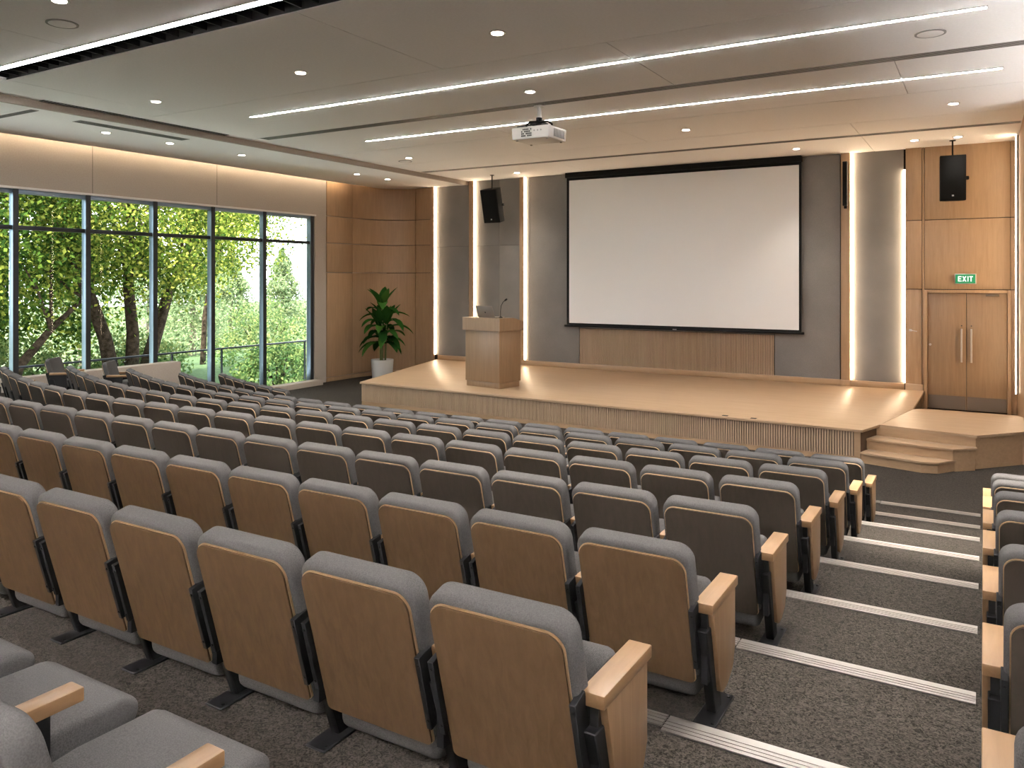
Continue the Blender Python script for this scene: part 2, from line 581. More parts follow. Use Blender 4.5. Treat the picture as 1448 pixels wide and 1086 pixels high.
# ceiling: long panels with open joints, and a lower border along the window wall
C = struct('ceiling', 'flat grey white ceiling of long panels with a lower border', 'ceiling')
JY = [-5.0, -2.0, 1.0, 3.6, 5.752, 6.078, 8.78, 11.25, 13.6, 15.66, 19.46]
JX = {0: (-7, -1), 1: (-9, -3), 2: (-7, -1), 3: (-9.6, -3), 5: (-12.0, -6.3), 6: (-3.9,), 7: (-8.0, -1.0), 8: (-6.0,), 9: (-9.0, -2.1)}
for i in range(len(JY) - 1):
    if i == 4:
        continue
    xs = [-13.0] + list(JX.get(i, ())) + [4.45]
    b = MB()
    for x0, x1 in zip(xs, xs[1:]):
        b.box((x0 + 0.005, JY[i] + 0.008, H_CEIL), (x1 - 0.005, JY[i + 1] - 0.008, H_CEIL + 0.03))
    b.build('ceiling_panel', M['ceil'], C, smooth=0)
b = MB()
b.box((-13.0, 5.76, H_CEIL), (-12.0, 6.07, H_CEIL + 0.03))
b.build('ceiling_panel', M['ceil'], C, smooth=0)
box((-13.0, 5.6, H_CEIL + 0.30), (4.45, 6.2, H_CEIL + 0.32)).build('slot_back', M['matte'], C, smooth=0)
b = MB()
b.box((-13.1, -5.0, H_CEIL + 0.06), (4.45, 5.745, H_CEIL + 0.08))
b.box((-13.1, 6.085, H_CEIL + 0.06), (4.45, 19.46, H_CEIL + 0.08))
b.build('ceiling_back', M['matte'], C, smooth=0)
b = MB()
b.box((-15.86, 7.0, H_SOFFIT), (-13.0, 19.46, H_SOFFIT + 0.06))
b.box((-15.86, -5.0, H_SOFFIT), (-13.0, 6.99, H_SOFFIT + 0.06))
b.build('soffit', M['ceil'], C, smooth=0)
box((-13.06, -5.0, H_SOFFIT - 0.012), (-12.985, 19.46, H_CEIL + 0.04)).build('soffit_edge', M['plaster'], C, smooth=0)
box((-16.1, -5.0, H_CEIL + 0.2), (-12.99, 19.46, H_CEIL + 0.24)).build('cove_back', M['white'], C, smooth=0)
box((-15.88, -5.0, H_SOFFIT), (-15.855, 17.6, H_SOFFIT + 0.10)).build('cove_lip', M['ceil'], C, smooth=0)
t = thing('cove_light', 'warm strip light hidden in the ceiling cove above the windows', 'light', (-15.80, -4.8, H_SOFFIT + 0.065))
box((-0.045, 0, 0), (0.045, 22.2, 0.02)).build('channel', M['alu'], t, smooth=0)
box((-0.04, 0.01, 0.021), (0.04, 22.19, 0.04)).build('diffuser', M['cove'], t, smooth=0)

# recessed dark slot beside the nearest light line
t = thing('ceiling_slot_grille', 'black louvred air slot beside the nearest ceiling light line', 'air vent', (-12.0, 5.762, H_CEIL))
louvre_me = MB().box((0, 0.004, 0.02), (0.02, 0.304, 0.17)).mesh('louvre', M['black'], 0)
for k in range(66):
    add('louvre', louvre_me, t, (0.05 + k * 0.25, 0, 0))
b = MB()
b.box((0, 0, 0), (16.44, 0.004, 0.29))
b.box((0, 0.304, 0), (16.44, 0.308, 0.29))
b.build('channel', M['matte'], t, smooth=0)

LINES = [(-12.9, 4.0, 5.68, 0.082, 'bright ceiling light line nearest the camera, beside the black slot'),
         (-11.05, 0.03, 9.64, 0.048, 'long ceiling light line in front of the projector'),
         (-10.95, 0.22, 12.55, 0.042, 'ceiling light line passing behind the projector')]
for x0, x1, y, w, lab in LINES:
    t = thing('linear_light', lab, 'light', (x0, y, H_CEIL), 0, 'white light lines in the ceiling')
    b = MB()
    b.box((0, -w / 2 - 0.012, -0.012), (x1 - x0, -w / 2, -0.0005))
    b.box((0, w / 2, -0.012), (x1 - x0, w / 2 + 0.012, -0.0005))
    b.box((-0.01, -w / 2 - 0.012, -0.012), (0, w / 2 + 0.012, -0.0005))
    b.box((x1 - x0, -w / 2 - 0.012, -0.012), (x1 - x0 + 0.01, w / 2 + 0.012, -0.0005))
    b.build('channel', M['alu'], t, smooth=0)
    box((0.004, -w / 2, -0.016), (x1 - x0 - 0.004, w / 2, -0.001)).build('diffuser', M['led'], t, smooth=0)

# added fill: trough uplights out of view that brighten the ceiling
def uplight(label, loc, rotz, length, mat):
    """added wall trough, open at the top, out of view"""
    t = thing('fill_trough', label, 'light', loc, rotz, 'added trough uplights out of view on the hall walls')
    b = MB()
    b.box((0, 0.0, 0.0), (length, 0.16, 0.012))
    b.box((0, 0.148, 0.0), (length, 0.16, 0.10))
    b.box((0, 0.0, 0.0), (length, 0.012, 0.10))
    b.build('trough', M['white'], t, smooth=0)
    box((0.01, 0.03, 0.03), (length - 0.01, 0.13, 0.05)).build('diffuser', M[mat], t, smooth=0)


uplight('added long trough uplight out of view on the rear wall behind the seats', (-14.5, -4.995, 3.3), 0, 17.0, 'up')
uplight('added long trough uplight out of view on the side wall beyond the door-side seats', (4.445, -4.5, 3.1), R(90), 19.3, 'up_dim')

# linear slot diffusers
DIFF = [(-12.6, 4.2, 11.33, 0.21, 'grey slot diffuser running across the ceiling at the projector mount', H_CEIL),
        (-12.9, 0.585, 17.07, 0.20, 'grey slot diffuser across the ceiling nearest the stage wall', H_CEIL),
        (-15.8, -13.25, 7.14, 0.12, 'short grey slot diffuser across the low ceiling border', H_SOFFIT)]
for x0, x1, y, w, lab, z in DIFF:
    t = thing('slot_diffuser', lab, 'air vent', (x0, y, z), 0, 'slot diffusers in the ceiling')
    box((0, -w / 2, -0.006), (x1 - x0, w / 2, -0.0005)).build('plate', M['grey'], t, smooth=0)
    b = MB()
    for k in range(4):
        yy = -w / 2 + (k + 0.5) * w / 4
        b.box((0.02, yy - 0.007, -0.008), (x1 - x0 - 0.02, yy + 0.007, -0.006))
    b.build('slots', M['vent'], t, smooth=0)
t = thing('return_grille', 'dark narrow air grille along the ceiling border edge above the windows', 'air vent', (-12.90, 7.05, H_CEIL))
box((-0.07, 0, -0.006), (0.07, 3.6, -0.0005)).build('plate', M['vent'], t, smooth=0)
b = MB()
for k in range(60):
    b.box((-0.065, 0.03 + k * 0.059, -0.010), (0.065, 0.05 + k * 0.059, -0.006))
b.build('fins', M['grey'], t, smooth=0)
t = thing('return_grille', 'pale narrow air grille in the low ceiling border over the windows', 'air vent', (-13.55, 8.0, H_SOFFIT))
box((-0.12, 0, -0.006), (0.12, 2.2, -0.0005)).build('plate', M['grey'], t, smooth=0)
b = MB()
for k in range(4):
    b.box((-0.10 + k * 0.055, 0.03, -0.008), (-0.075 + k * 0.055, 2.17, -0.006))
b.build('slots', M['vent'], t, smooth=0)

# downlights; each carries its own lamp
ring_me = MB().lathe([(0.070, -0.002), (0.098, -0.002), (0.098, -0.008), (0.090, -0.013), (0.070, -0.010)], 28).mesh('trim_ring', M['steel'])
lens_me = MB().lathe([(0.001, -0.004), (0.070, -0.004), (0.068, -0.016), (0.001, -0.018)], 24).mesh('lens', M['lens'])


def downlight(x, y, z, label, power, tilt=0.0, size=84):
    t = thing('downlight', label, 'light', (x, y, z), 0, 'recessed round downlights')
    add('trim_ring', ring_me, t)
    add('lens', lens_me, t)
    ld = bpy.data.lights.new('downlight_lamp', 'SPOT')
    ld.energy = power
    ld.color = (1.0, 0.90, 0.79)
    ld.spot_size = R(size)
    ld.spot_blend = 0.7
    ld.shadow_soft_size = 0.07
    lo = add('downlight_lamp', ld, t, (0, 0, -0.03))
    lo.rotation_euler = (tilt, 0, 0)
    return t


P = SPOT_W
for x, y, lab, p in (
        (-8.09, 4.60, 'downlight at the top edge of the picture above the light line', 3 * P),
        (-8.08, 7.91, 'second downlight from the windows in the row before the long light line', 1.7 * P),
        (-4.82, 7.79, 'third downlight from the windows in the row before the long light line', 2.6 * P),
        (-11.39, 8.02, 'downlight in the main ceiling nearest the windows', P),
        (-5.91, 10.49, 'downlight just above the projector mount', P),
        (-11.63, 14.83, 'downlight above the plant end of the stage front', 1.3 * P),
        (-4.88, 14.71, 'downlight over the stage front before the screen', 1.5 * P),
        (-0.42, 14.71, 'downlight over the stage steps before the exit', 1.3 * P),
        (-10.78, 18.41, 'downlight between the podium speaker and the screen', 0.6 * P),
        (-3.52, 18.11, 'downlight against the upper door-side corner of the screen', 0.6 * P),
        (-1.22, 18.23, 'downlight above the glowing wall panel', 0.3 * P),
        (-0.44, 18.22, 'downlight just above the exit-side speaker', 0.3 * P),
        (-4.80, 4.55, 'added downlight above the view over the seventh row, near the aisle end', 3.2 * P),  # this and the next two: extra lamps added above the view for the seats
        (-1.50, 4.55, 'added downlight above the view over the upper aisle', 2.2 * P),
        (2.30, 7.70, 'added downlight out of view over the door-side seating block', P)):
    downlight(x, y, H_CEIL, lab, p)
downlight(-0.28, 8.40, H_CEIL, 'narrow downlight over the middle of the stepped aisle', 14.0 * P, 0, 31)
for y, lab in ((8.91, 'nearest'), (10.27, 'second'), (12.08, 'third'), (15.84, 'fourth'), (17.09, 'farthest')):
    downlight(-14.14, y, H_SOFFIT, '%s downlight in the low ceiling border along the windows' % lab, 0.5 * P)

disc = MB().lathe([(0.001, -0.001), (0.15, -0.001), (0.15, -0.006), (0.14, -0.010), (0.001, -0.011)], 32).mesh('grille', M['ceil'])
rim = MB().lathe([(0.15, -0.001), (0.165, -0.001), (0.165, -0.010), (0.15, -0.010)], 32).mesh('rim', M['grey'])
for x, y, lab in ((-0.53, 10.37, 'round ceiling speaker on the exit side of the ceiling'),
                  (-8.81, 5.04, 'round ceiling speaker above the light line near the camera'),
                  (-12.06, 15.24, 'round ceiling speaker towards the plant corner')):
    t = thing('ceiling_speaker', lab, 'speaker', (x, y, H_CEIL), 0, 'round ceiling speakers')
    add('grille', disc, t)
    add('rim', rim, t)

# ------------------------------------------------------------------ windows
MY = [3.65, 5.22, 6.80, 8.33, 9.78, 11.35, 12.92, 14.54, 16.24]
WIN_WORD = ['eighth', 'seventh', 'sixth', 'fifth', 'fourth', 'third', 'second', 'first']
for i in range(8):
    y0, y1 = MY[i], MY[i + 1]
    t = struct('window_%d' % (i + 1), '%s tall window bay from the stage, dark metal frame with a high crossbar' % WIN_WORD[i], 'window', (-16.28, y0, 0))
    L = y1 - y0
    b = MB().box((-0.02, -0.045, 0.0), (0.13, 0.045, 4.70))
    if i == 7:
        b.box((-0.02, L - 0.045, 0.0), (0.13, L + 0.045, 4.70))
    b.bevel(0.004).build('mullion', M['mullion'], t)
    b = MB().box((0.131, -0.050, 0.0), (0.150, 0.050, 4.70))
    if i == 7:
        b.box((0.131, L - 0.050, 0.0), (0.150, L + 0.050, 4.70))
    b.build('shade_cap', M['dark_frame'], t, smooth=0)  # dark strip stands for the shaded room face of the mullion
    box((-0.02, 0.046, 3.915), (0.10, L - 0.046, 3.995), 0.004).build('transom', M['dark_frame'], t)
    box((-0.02, 0.046, 4.62), (0.10, L - 0.046, 4.70), 0.004).build('head_rail', M['mullion'], t)
    box((-0.02, 0.046, 0.0), (0.10, L - 0.046, 0.10), 0.004).build('sill_rail', M['dark_frame'], t)
    box((-0.012, 0.047, 0.101), (0.0, L - 0.047, 3.914)).build('glass_pane', M['glass'], t, smooth=0)
    box((-0.012, 0.047, 3.996), (0.0, L - 0.047, 4.619)).build('glass_pane', M['glass'], t, smooth=0)

# ------------------------------------------------------------------ stage, landing, steps
ZS = 0.532
deck = [(-12.57, 14.18), (-1.67, 13.82), (-1.49, 14.46), (-1.13, 16.5), (-1.10, 19.30), (-14.10, 19.30)]
S = thing('stage', 'low oak stage with a ribbed front below the projection screen', 'stage')
MB().slab(deck, ZS - 0.045, ZS).bevel(0.005).build('deck', M['deck'], S)


def inset(p, q, d):
    v = Vector((q[0] - p[0], q[1] - p[1])).normalized()
    return Vector((-v.y, v.x)) * d


base = [(-12.53, 14.24), (-1.71, 13.885), (-1.54, 14.46), (-1.18, 16.5), (-1.15, 19.30), (-14.06, 19.30)]
MB().slab(base, 0.0, ZS - 0.046).build('base', M['slat_back'], S, smooth=0)
A_, B_ = Vector((-12.53, 14.235)), Vector((-1.80, 13.884))
d_ = (B_ - A_)
ln = d_.length
ang = math.atan2(d_.y, d_.x)
mt = Matrix.Translation((A_.x, A_.y, 0)) @ Matrix.Rotation(ang, 4, 'Z')
b = MB()
n = int(ln / 0.041)
for k in range(n):
    x = k * ln / n
    b.box((x, -0.030, 0.085), (x + 0.026, -0.001, ZS - 0.05), mt)
b.build('front_slats', M['slat'], S, smooth=0)
b = MB()
b.box((0, -0.026, 0.0), (ln, -0.001, 0.084), mt)
b.box((ln, -0.026, 0.0), (ln + 0.095, -0.001, ZS - 0.046), mt)
b.build('plinth_board', M['oak_x'], S, smooth=0)
b = MB()
for x in (8.55, 9.05):
    b.box((x, 0.02, ZS), (x + 0.10, 0.10, ZS + 0.003), Matrix.Translation((A_.x, A_.y, 0)) @ Matrix.Rotation(ang, 4, 'Z'))
b.build('floor_socket', M['matte'], S, smooth=0)

Ld = thing('stage_landing', 'oak landing in front of the exit doors, joined to the stage', 'stage landing')
out = [(-1.485, 14.47), (-0.09, 14.24), (0.55, 14.98), (0.595, 14.99), (0.595, 16.5), (0.595, 19.3), (-1.09, 19.3), (-1.125, 16.5)]
zz = [ZS - 0.002] * 5 + [0.15, 0.15] + [ZS - 0.002]
b = MB()
tv = [b.bm.verts.new((x, y, z)) for (x, y), z in zip(out, zz)]
bv = [b.bm.verts.new((x, y, z - 0.045)) for (x, y), z in zip(out, zz)]
b.bm.faces.new([tv[i] for i in (0, 1, 2, 3, 4, 7)])
b.bm.faces.new([tv[i] for i in (7, 4, 5, 6)])
b.bm.faces.new([bv[i] for i in (7, 4, 3, 2, 1, 0)])
b.bm.faces.new([bv[i] for i in (6, 5, 4, 7)])
for i in range(8):
    j = (i + 1) % 8
    b.bm.faces.new((tv[i], bv[i], bv[j], tv[j]))
b.build('deck', M['deck'], Ld, smooth=0)
MB().slab([(-1.535, 14.475), (-0.105, 14.275), (0.53, 15.0), (0.59, 15.02), (0.59, 16.45), (-1.18, 16.45)], 0.0, ZS - 0.048).build('base', M['oak_x'], Ld, smooth=0)
MB().slab([(-1.08, 16.46), (0.59, 16.46), (0.59, 19.3), (-1.07, 19.3)], 0.0, 0.10).build('base', M['oak_x'], Ld, smooth=0)

St = thing('stage_steps', 'two oak steps with a clipped corner up to the stage landing', 'steps')
s1 = [(-1.70, 13.80), (-0.82, 13.56), (-0.58, 13.62), (-0.36, 13.95), (-0.36, 14.28), (-1.535, 14.46)]
s2 = [(-1.645, 14.08), (-0.40, 13.86), (-0.08, 14.16), (-0.10, 14.23), (-1.535, 14.455)]
MB().slab([(-1.695, 13.83), (-0.815, 13.59), (-0.595, 13.645), (-0.385, 13.96), (-0.385, 14.27), (-1.54, 14.45)], 0.0, 0.14).build('riser', M['oak_x'], St, smooth=0)
MB().slab(s1, 0.141, 0.177).bevel(0.004).build('tread', M['deck'], St)
MB().slab([(-1.64, 14.11), (-0.405, 13.895), (-0.105, 14.17), (-0.115, 14.225), (-1.54, 14.448)], 0.178, 0.318).build('riser', M['oak_x'], St, smooth=0)
MB().slab([(-0.384, 13.93), (-0.112, 14.175), (-0.115, 14.22), (-0.384, 14.25)], 0.0, 0.177).build('riser', M['oak_x'], St, smooth=0)
MB().slab(s2, 0.319, 0.354).bevel(0.004).build('tread', M['deck'], St)

# ------------------------------------------------------------------ exit doors, sign
D = struct('door_1', 'pair of oak exit doors with long pull handles', 'door', (-1.08, 19.34, 0.155))
b = MB()
b.box((-0.03, -0.05, 0), (0.035, 0.10, 2.56))
b.box((1.505, -0.05, 0), (1.57, 0.10, 2.56))
b.box((0.035, -0.05, 2.50), (1.505, 0.10, 2.56))
b.bevel(0.004).build('door_frame', M['oak'], D)
for x0, x1, hx in ((0.04, 0.766, 0.68), (0.774, 1.50, 0.86)):
    lf = box((x0, 0.012, 0.012), (x1, 0.06, 2.495), 0.003).build('door_leaf', M['door'], D)
    box((x0 + 0.012, 0.006, 0.016), (x1 - 0.012, 0.0115, 0.30)).build('kick_plate', M['kick'], lf, smooth=0)
    b = MB().tube([(hx, -0.055, 1.03), (hx, -0.055, 1.74)], 0.019, 14)
    b.tube([(hx, -0.055, 1.10), (hx, 0.011, 1.10)], 0.012, 10)
    b.tube([(hx, -0.055, 1.67), (hx, 0.011, 1.67)], 0.012, 10)
    b.build('pull_handle', M['steel'], lf)
    b = MB().tube([(hx + (0.0 if hx > 0.8 else 0.0), -0.006, 1.80), (hx, 0.011, 1.80)], 0.013, 10)
    b.build('lock_cylinder', M['vent'], lf)
box((1.12, -0.03, 2.43), (1.36, 0.010, 2.475), 0.004).build('door_closer', M['kick'], D)
MB().tube([(0.09, -0.01, 1.38), (0.09, 0.011, 1.38)], 0.025, 12).build('viewer', M['steel'], D)

t = thing('exit_sign', 'green illuminated EXIT sign above the double doors', 'sign', (-0.33, 19.355, 2.95))
box((-0.20, -0.055, -0.11), (0.20, 0.0, 0.11), 0.006).build('housing', M['badge'], t)
box((-0.183, -0.060, -0.093), (0.183, -0.0555, 0.093)).build('sign_face', M['exit'], t, smooth=0)
b = MB()
ly0, ly1, hh, sw = -0.0630, -0.0605, 0.055, 0.018
for lo, hi in (((-0.135, -hh), (-0.117, hh)), ((-0.117, hh - sw), (-0.07, hh)), ((-0.117, -sw / 2), (-0.08, sw / 2)), ((-0.117, -hh), (-0.07, -hh + sw)),
               ((0.038, -hh), (0.056, hh)), ((0.096, -hh), (0.114, hh - sw)), ((0.072, hh - sw), (0.138, hh))):
    b.box((lo[0], ly0, lo[1]), (hi[0], ly1, hi[1]))
for sg in (-1, 1):
    b.prism([(-0.048, -sg * hh), (-0.026, -sg * hh), (0.026, sg * hh), (0.004, sg * hh)], lambda x, z: (x - 0.008, ly0, z), lambda x, z: (x - 0.008, ly1, z))
b.build('lettering', M['letter'], t, smooth=0)

t = thing('door_lever', 'small steel lever plate on the oak wall beside the exit doors', 'wall fitting', (-1.30, 19.335, 1.83))
box((-0.10, -0.012, -0.025), (-0.04, 0, 0.025), 0.003).build('plate', M['steel'], t)
b = MB().tube([(-0.07, -0.01, 0), (-0.07, -0.045, 0), (0.06, -0.045, -0.02)], 0.009, 8)
b.build('lever', M['steel'], t)

# ------------------------------------------------------------------ projection screen
t = thing('projection_screen', 'large blank white projection screen with black borders above the stage', 'screen', (-6.65, 19.20, 1.66))
box((-3.03, 0.0, 0.05), (3.03, 0.012, 4.12)).build('black_border', M['matte'], t, smooth=0)
box((-2.955, -0.004, 0.10), (2.975, -0.0005, 3.93)).build('white_surface', M['screen'], t, smooth=0)
b = MB().box((-3.09, -0.03, 0.0), (3.09, 0.04, 0.055))
b.bevel(0.008).build('bottom_bar', M['black'], t)
box((-3.04, -0.09, 4.00), (3.04, 0.10, 4.135), 0.01).build('roller_case', M['matte'], t)
b = MB().box((-0.05, -0.038, 0.012), (0.05, -0.0305, 0.03))
b.build('badge', M['badge'], t, smooth=0)

# ------------------------------------------------------------------ projector on its ceiling mount
t = thing('projector', 'white projector hanging from the ceiling on a short pole', 'projector', (-6.28, 11.45, H_CEIL))
MB().lathe([(0.001, -0.001), (0.09, -0.001), (0.09, -0.02), (0.001, -0.02)], 24).build('ceiling_plate', M['white'], t)
MB().tube([(0, 0, -0.02), (0, 0, -0.20)], 0.036, 18).build('mount_pole', M['white'], t)
b = MB().tube([(0, 0, -0.20), (0, 0, -0.27)], 0.05, 18)
b.box((-0.11, -0.11, -0.325), (0.11, 0.11, -0.285))
b.box((-0.05, -0.05, -0.29), (0.05, 0.05, -0.265))
for a in range(4):
    ca, sa = math.cos(a * math.pi / 2 + 0.3), math.sin(a * math.pi / 2 + 0.3)
    b.tube([(0.05 * ca, 0.05 * sa, -0.265), (0.15 * ca, 0.15 * sa, -0.262), (0.215 * ca, 0.215 * sa, -0.31), (0.205 * ca, 0.205 * sa, -0.383)], 0.018, 8)
b.build('mount_bracket', M['black'], t)
body = MB()
body.prism([(-0.35, -0.31), (0.35, -0.31), (0.35, 0.31), (-0.35, 0.31)], lambda x, y: (x * 0.97, y * 0.97, -0.585), lambda x, y: (x, y, -0.385))
bo = body.bevel(0.02, 3).build('casing', M['proj'], t)
b = MB()
for k in range(7):
    for j in range(4):
        if (k + j) % 5 != 3:
            b.box((-0.16 + k * 0.028, -0.313, -0.545 + j * 0.034), (-0.142 + k * 0.028, -0.300, -0.522 + j * 0.034))
b.build('rear_vent', M['vent'], t, smooth=0)
b = MB()
for k in range(12):
    b.box((0.340, -0.14 + k * 0.032, -0.55), (0.352, -0.128 + k * 0.032, -0.42))
b.build('side_vent', M['grey'], t, smooth=0)
b = MB()
for k in range(3):
    b.tube([(0.08 + 0.06 * k, -0.313, -0.46), (0.08 + 0.06 * k, -0.304, -0.46)], 0.014, 10)
b.build('sockets', M['grey'], t)
MB().tube([(0.12, 0.30, -0.48), (0.12, 0.36, -0.48)], [0.07, 0.062], 20).build('projector_lens', M['black'], t)
b = MB()
for sx in (-1, 1):
    for sy in (-1, 1):
        b.tube([(0.28 * sx, 0.24 * sy, -0.60), (0.28 * sx, 0.24 * sy, -0.584)], 0.02, 10)
b.build('feet', M['grey'], t)
for k in range(3):
    pts = [(0.02 * k - 0.02, -0.02, -0.26), (0.13 + 0.02 * k, -0.16, -0.30 - 0.01 * k), (0.05 - 0.08 * k, -0.26, -0.365), (-0.24 + 0.22 * k, -0.30, -0.372)]
    MB().tube(pts, 0.008, 8).build('cable', M['black'], t)


# ------------------------------------------------------------------ loudspeakers
def loudspeaker(label, loc, rotz, tilt, w, h, rod):
    t = thing('loudspeaker', label, 'speaker', loc, rotz, 'black loudspeakers hanging from the ceiling')
    tm = Matrix.Rotation(tilt, 4, 'X')
    out = [(-w / 2, -0.22), (w / 2, -0.22), (w / 2, 0.02), (w * 0.28, 0.22), (-w * 0.28, 0.22), (-w / 2, 0.02)]
    b = MB().prism(out, lambda x, y: tm @ Vector((x, y, -h / 2)), lambda x, y: tm @ Vector((x, y, h / 2)))
    b.bevel(0.012).build('cabinet', M['matte'], t)
    MB().box((-w / 2 + 0.02, -0.228, -h / 2 + 0.02), (w / 2 - 0.02, -0.219, h / 2 - 0.02), tm).bevel(0.003).build('grille', M['mesh_black'], t)
    MB().box((-0.018, -0.232, -h / 2 + 0.085), (0.018, -0.2275, -h / 2 + 0.115), tm).build('emblem', M['badge'], t)
    top = tm @ Vector((0, 0, h / 2 - 0.02))
    MB().tube([top, (top.x, top.y, rod)], 0.016, 10).build('hanging_rod', M['black'], t)
    MB().lathe([(0.001, -0.001), (0.06, -0.001), (0.06, -0.015), (0.001, -0.015)], 18, (top.x, top.y, rod)).build('ceiling_plate', M['black'], t)
    b = MB().tube([tm @ Vector((w / 2 - 0.005, 0.0, 0.0)), tm @ Vector((w / 2 + 0.05, 0.02, 0.0))], 0.04, 14)
    b.build('side_knob', M['black'], t)
    return t


loudspeaker('black loudspeaker hung from the ceiling above the podium', (-11.62, 18.6, 4.98), R(0), R(14), 0.52, 0.92, H_CEIL - 4.98)
loudspeaker('black loudspeaker hung from the ceiling above the exit doors', (-0.55, 18.7, 5.02), R(4), R(3), 0.47, 0.92, H_CEIL - 5.02)
t = thing('column_speaker', 'thin black column speaker on the wood strip beside the screen', 'speaker', (-2.69, 19.325, 5.10))
box((-0.05, -0.10, -0.50), (0.05, -0.01, 0.50), 0.012).build('cabinet', M['black'], t)
box((-0.035, -0.104, -0.47), (0.035, -0.0995, 0.47)).build('grille', M['mesh_black'], t, smooth=0)
box((-0.03, -0.01, -0.56), (0.03, 0.008, -0.50)).build('wall_bracket', M['black'], t, smooth=0)

# ------------------------------------------------------------------ podium, laptop, microphone
PR = R(-10)
PL = (-9.55, 15.24, ZS)
t = thing('podium', 'tall oak podium with a sloping top standing on the stage', 'podium', PL, PR)
hw, hd = 0.515, 0.36
box((-hw + 0.02, -hd + 0.02, 0), (hw - 0.02, hd - 0.02, 0.12), 0.003).build('plinth', M['door'], t)
box((-hw, -hd, 0.125), (hw, hd, 1.26), 0.004).build('body', M['door'], t)
prof = [(-hd - 0.05, 1.265), (hd + 0.05, 1.265), (hd + 0.05, 1.475)]
for k in range(9):
    s_ = k / 8
    prof.append((hd + 0.03 - (hd + 0.03 - 0.02) * s_, 1.475 + 0.075 * (3 * s_ * s_ - 2 * s_ ** 3)))
prof.append((-hd - 0.05, 1.55))
b = MB().prism(prof, lambda y, z: (-hw - 0.05, y, z), lambda y, z: (hw + 0.05, y, z))
b.bevel(0.003, 1).build('top', M['door'], t, smooth=18)

pm = Matrix.Translation(PL) @ Matrix.Rotation(PR, 4, 'Z')
lp = pm @ Vector((0.05, -0.16, 1.551))
t = thing('laptop', 'open grey laptop on top of the podium', 'laptop', lp, PR)
box((-0.25, -0.10, 0), (0.25, 0.22, 0.016), 0.004).build('keyboard_base', M['lid'], t)
lm = Matrix.Translation((0, -0.10, 0.016)) @ Matrix.Rotation(R(22), 4, 'X')
lid = MB().box((-0.25, -0.010, 0.0), (0.25, 0.0, 0.27), lm).bevel(0.003).build('screen_lid', M['lid'], t)
em = MB().box((-0.016, -0.0125, 0.10), (0.016, -0.0105, 0.13), lm)
em.bevel(0.003).build('emblem', M['vent'], lid)

mp_ = pm @ Vector((0.34, -0.12, 1.551))
t = thing('microphone', 'thin black gooseneck microphone on the podium top', 'microphone', mp_, PR)
MB().lathe([(0.001, 0), (0.045, 0), (0.045, 0.012), (0.014, 0.03), (0.001, 0.03)], 20).build('base', M['black'], t)
neck = [(0, 0, 0.02), (-0.005, 0, 0.15), (0.01, 0, 0.26), (0.05, 0.02, 0.35), (0.09, 0.04, 0.385)]
MB().tube(neck, 0.008, 10).build('gooseneck', M['black'], t)
MB().tube([(0.085, 0.038, 0.38), (0.10, 0.046, 0.395), (0.135, 0.06, 0.42)], [0.014, 0.022, 0.018], 12).build('capsule', M['black'], t)


# ------------------------------------------------------------------ foliage helper
def leaf_mesh(name, pts, size, rng, mat, aspect=0.62, droop=0.0, normals=None):
    n = len(pts)
    pts = np.asarray(pts, dtype=np.float32)
    d = rng.normal(size=(n, 3))
    d[:, 2] -= droop
    d /= np.linalg.norm(d, axis=1)[:, None]
    e = rng.normal(size=(n, 3))
    w = np.cross(d, e)
    w /= np.linalg.norm(w, axis=1)[:, None]
    s = size * rng.uniform(0.6, 1.35, size=(n, 1))
    v = np.empty((n, 4, 3), dtype=np.float32)
    v[:, 0] = pts - d * s * 0.5
    v[:, 1] = pts + w * s * 0.5 * aspect
    v[:, 2] = pts + d * s * 0.5
    v[:, 3] = pts - w * s * 0.5 * aspect
    me = bpy.data.meshes.new(name)
    me.vertices.add(n * 4)
    me.vertices.foreach_set('co', v.ravel())
    me.loops.add(n * 4)
    me.loops.foreach_set('vertex_index', np.arange(n * 4, dtype=np.int32))
    me.polygons.add(n)
    me.polygons.foreach_set('loop_start', np.arange(0, n * 4, 4, dtype=np.int32))
    me.update(calc_edges=True)
    me.materials.append(mat)
    return me


# ------------------------------------------------------------------ potted plant
def blade(b, base, direction, length, width, bend):
    """an arching leaf with a folded midrib, eight stations"""
    d = Vector(direction).normalized()
    side = d.cross(Vector((0, 0, 1)))
    if side.length < 0.05:
        side = Vector((1, 0, 0))
    side.normalize()
    p = Vector(base)
    prev = None
    n = 8
    for k in range(n + 1):
        s = k / n
        wv = width * (math.sin(math.pi * min(1, 0.06 + s * 0.94)) ** 0.75) * (1 - 0.25 * s) * 0.5
        up = side.cross(d).normalized()
        if k == n:
            wv = 0.002
        row = [b.bm.verts.new(p - side * wv + up * wv * 0.35), b.bm.verts.new(p), b.bm.verts.new(p + side * wv + up * wv * 0.35)]
        if prev:
            for j in range(2):
                b.bm.faces.new((prev[j], prev[j + 1], row[j + 1], row[j]))
        prev = row
        p = p + d * (length / n)
        d = (d + Vector((0, 0, -bend / n))).normalized()


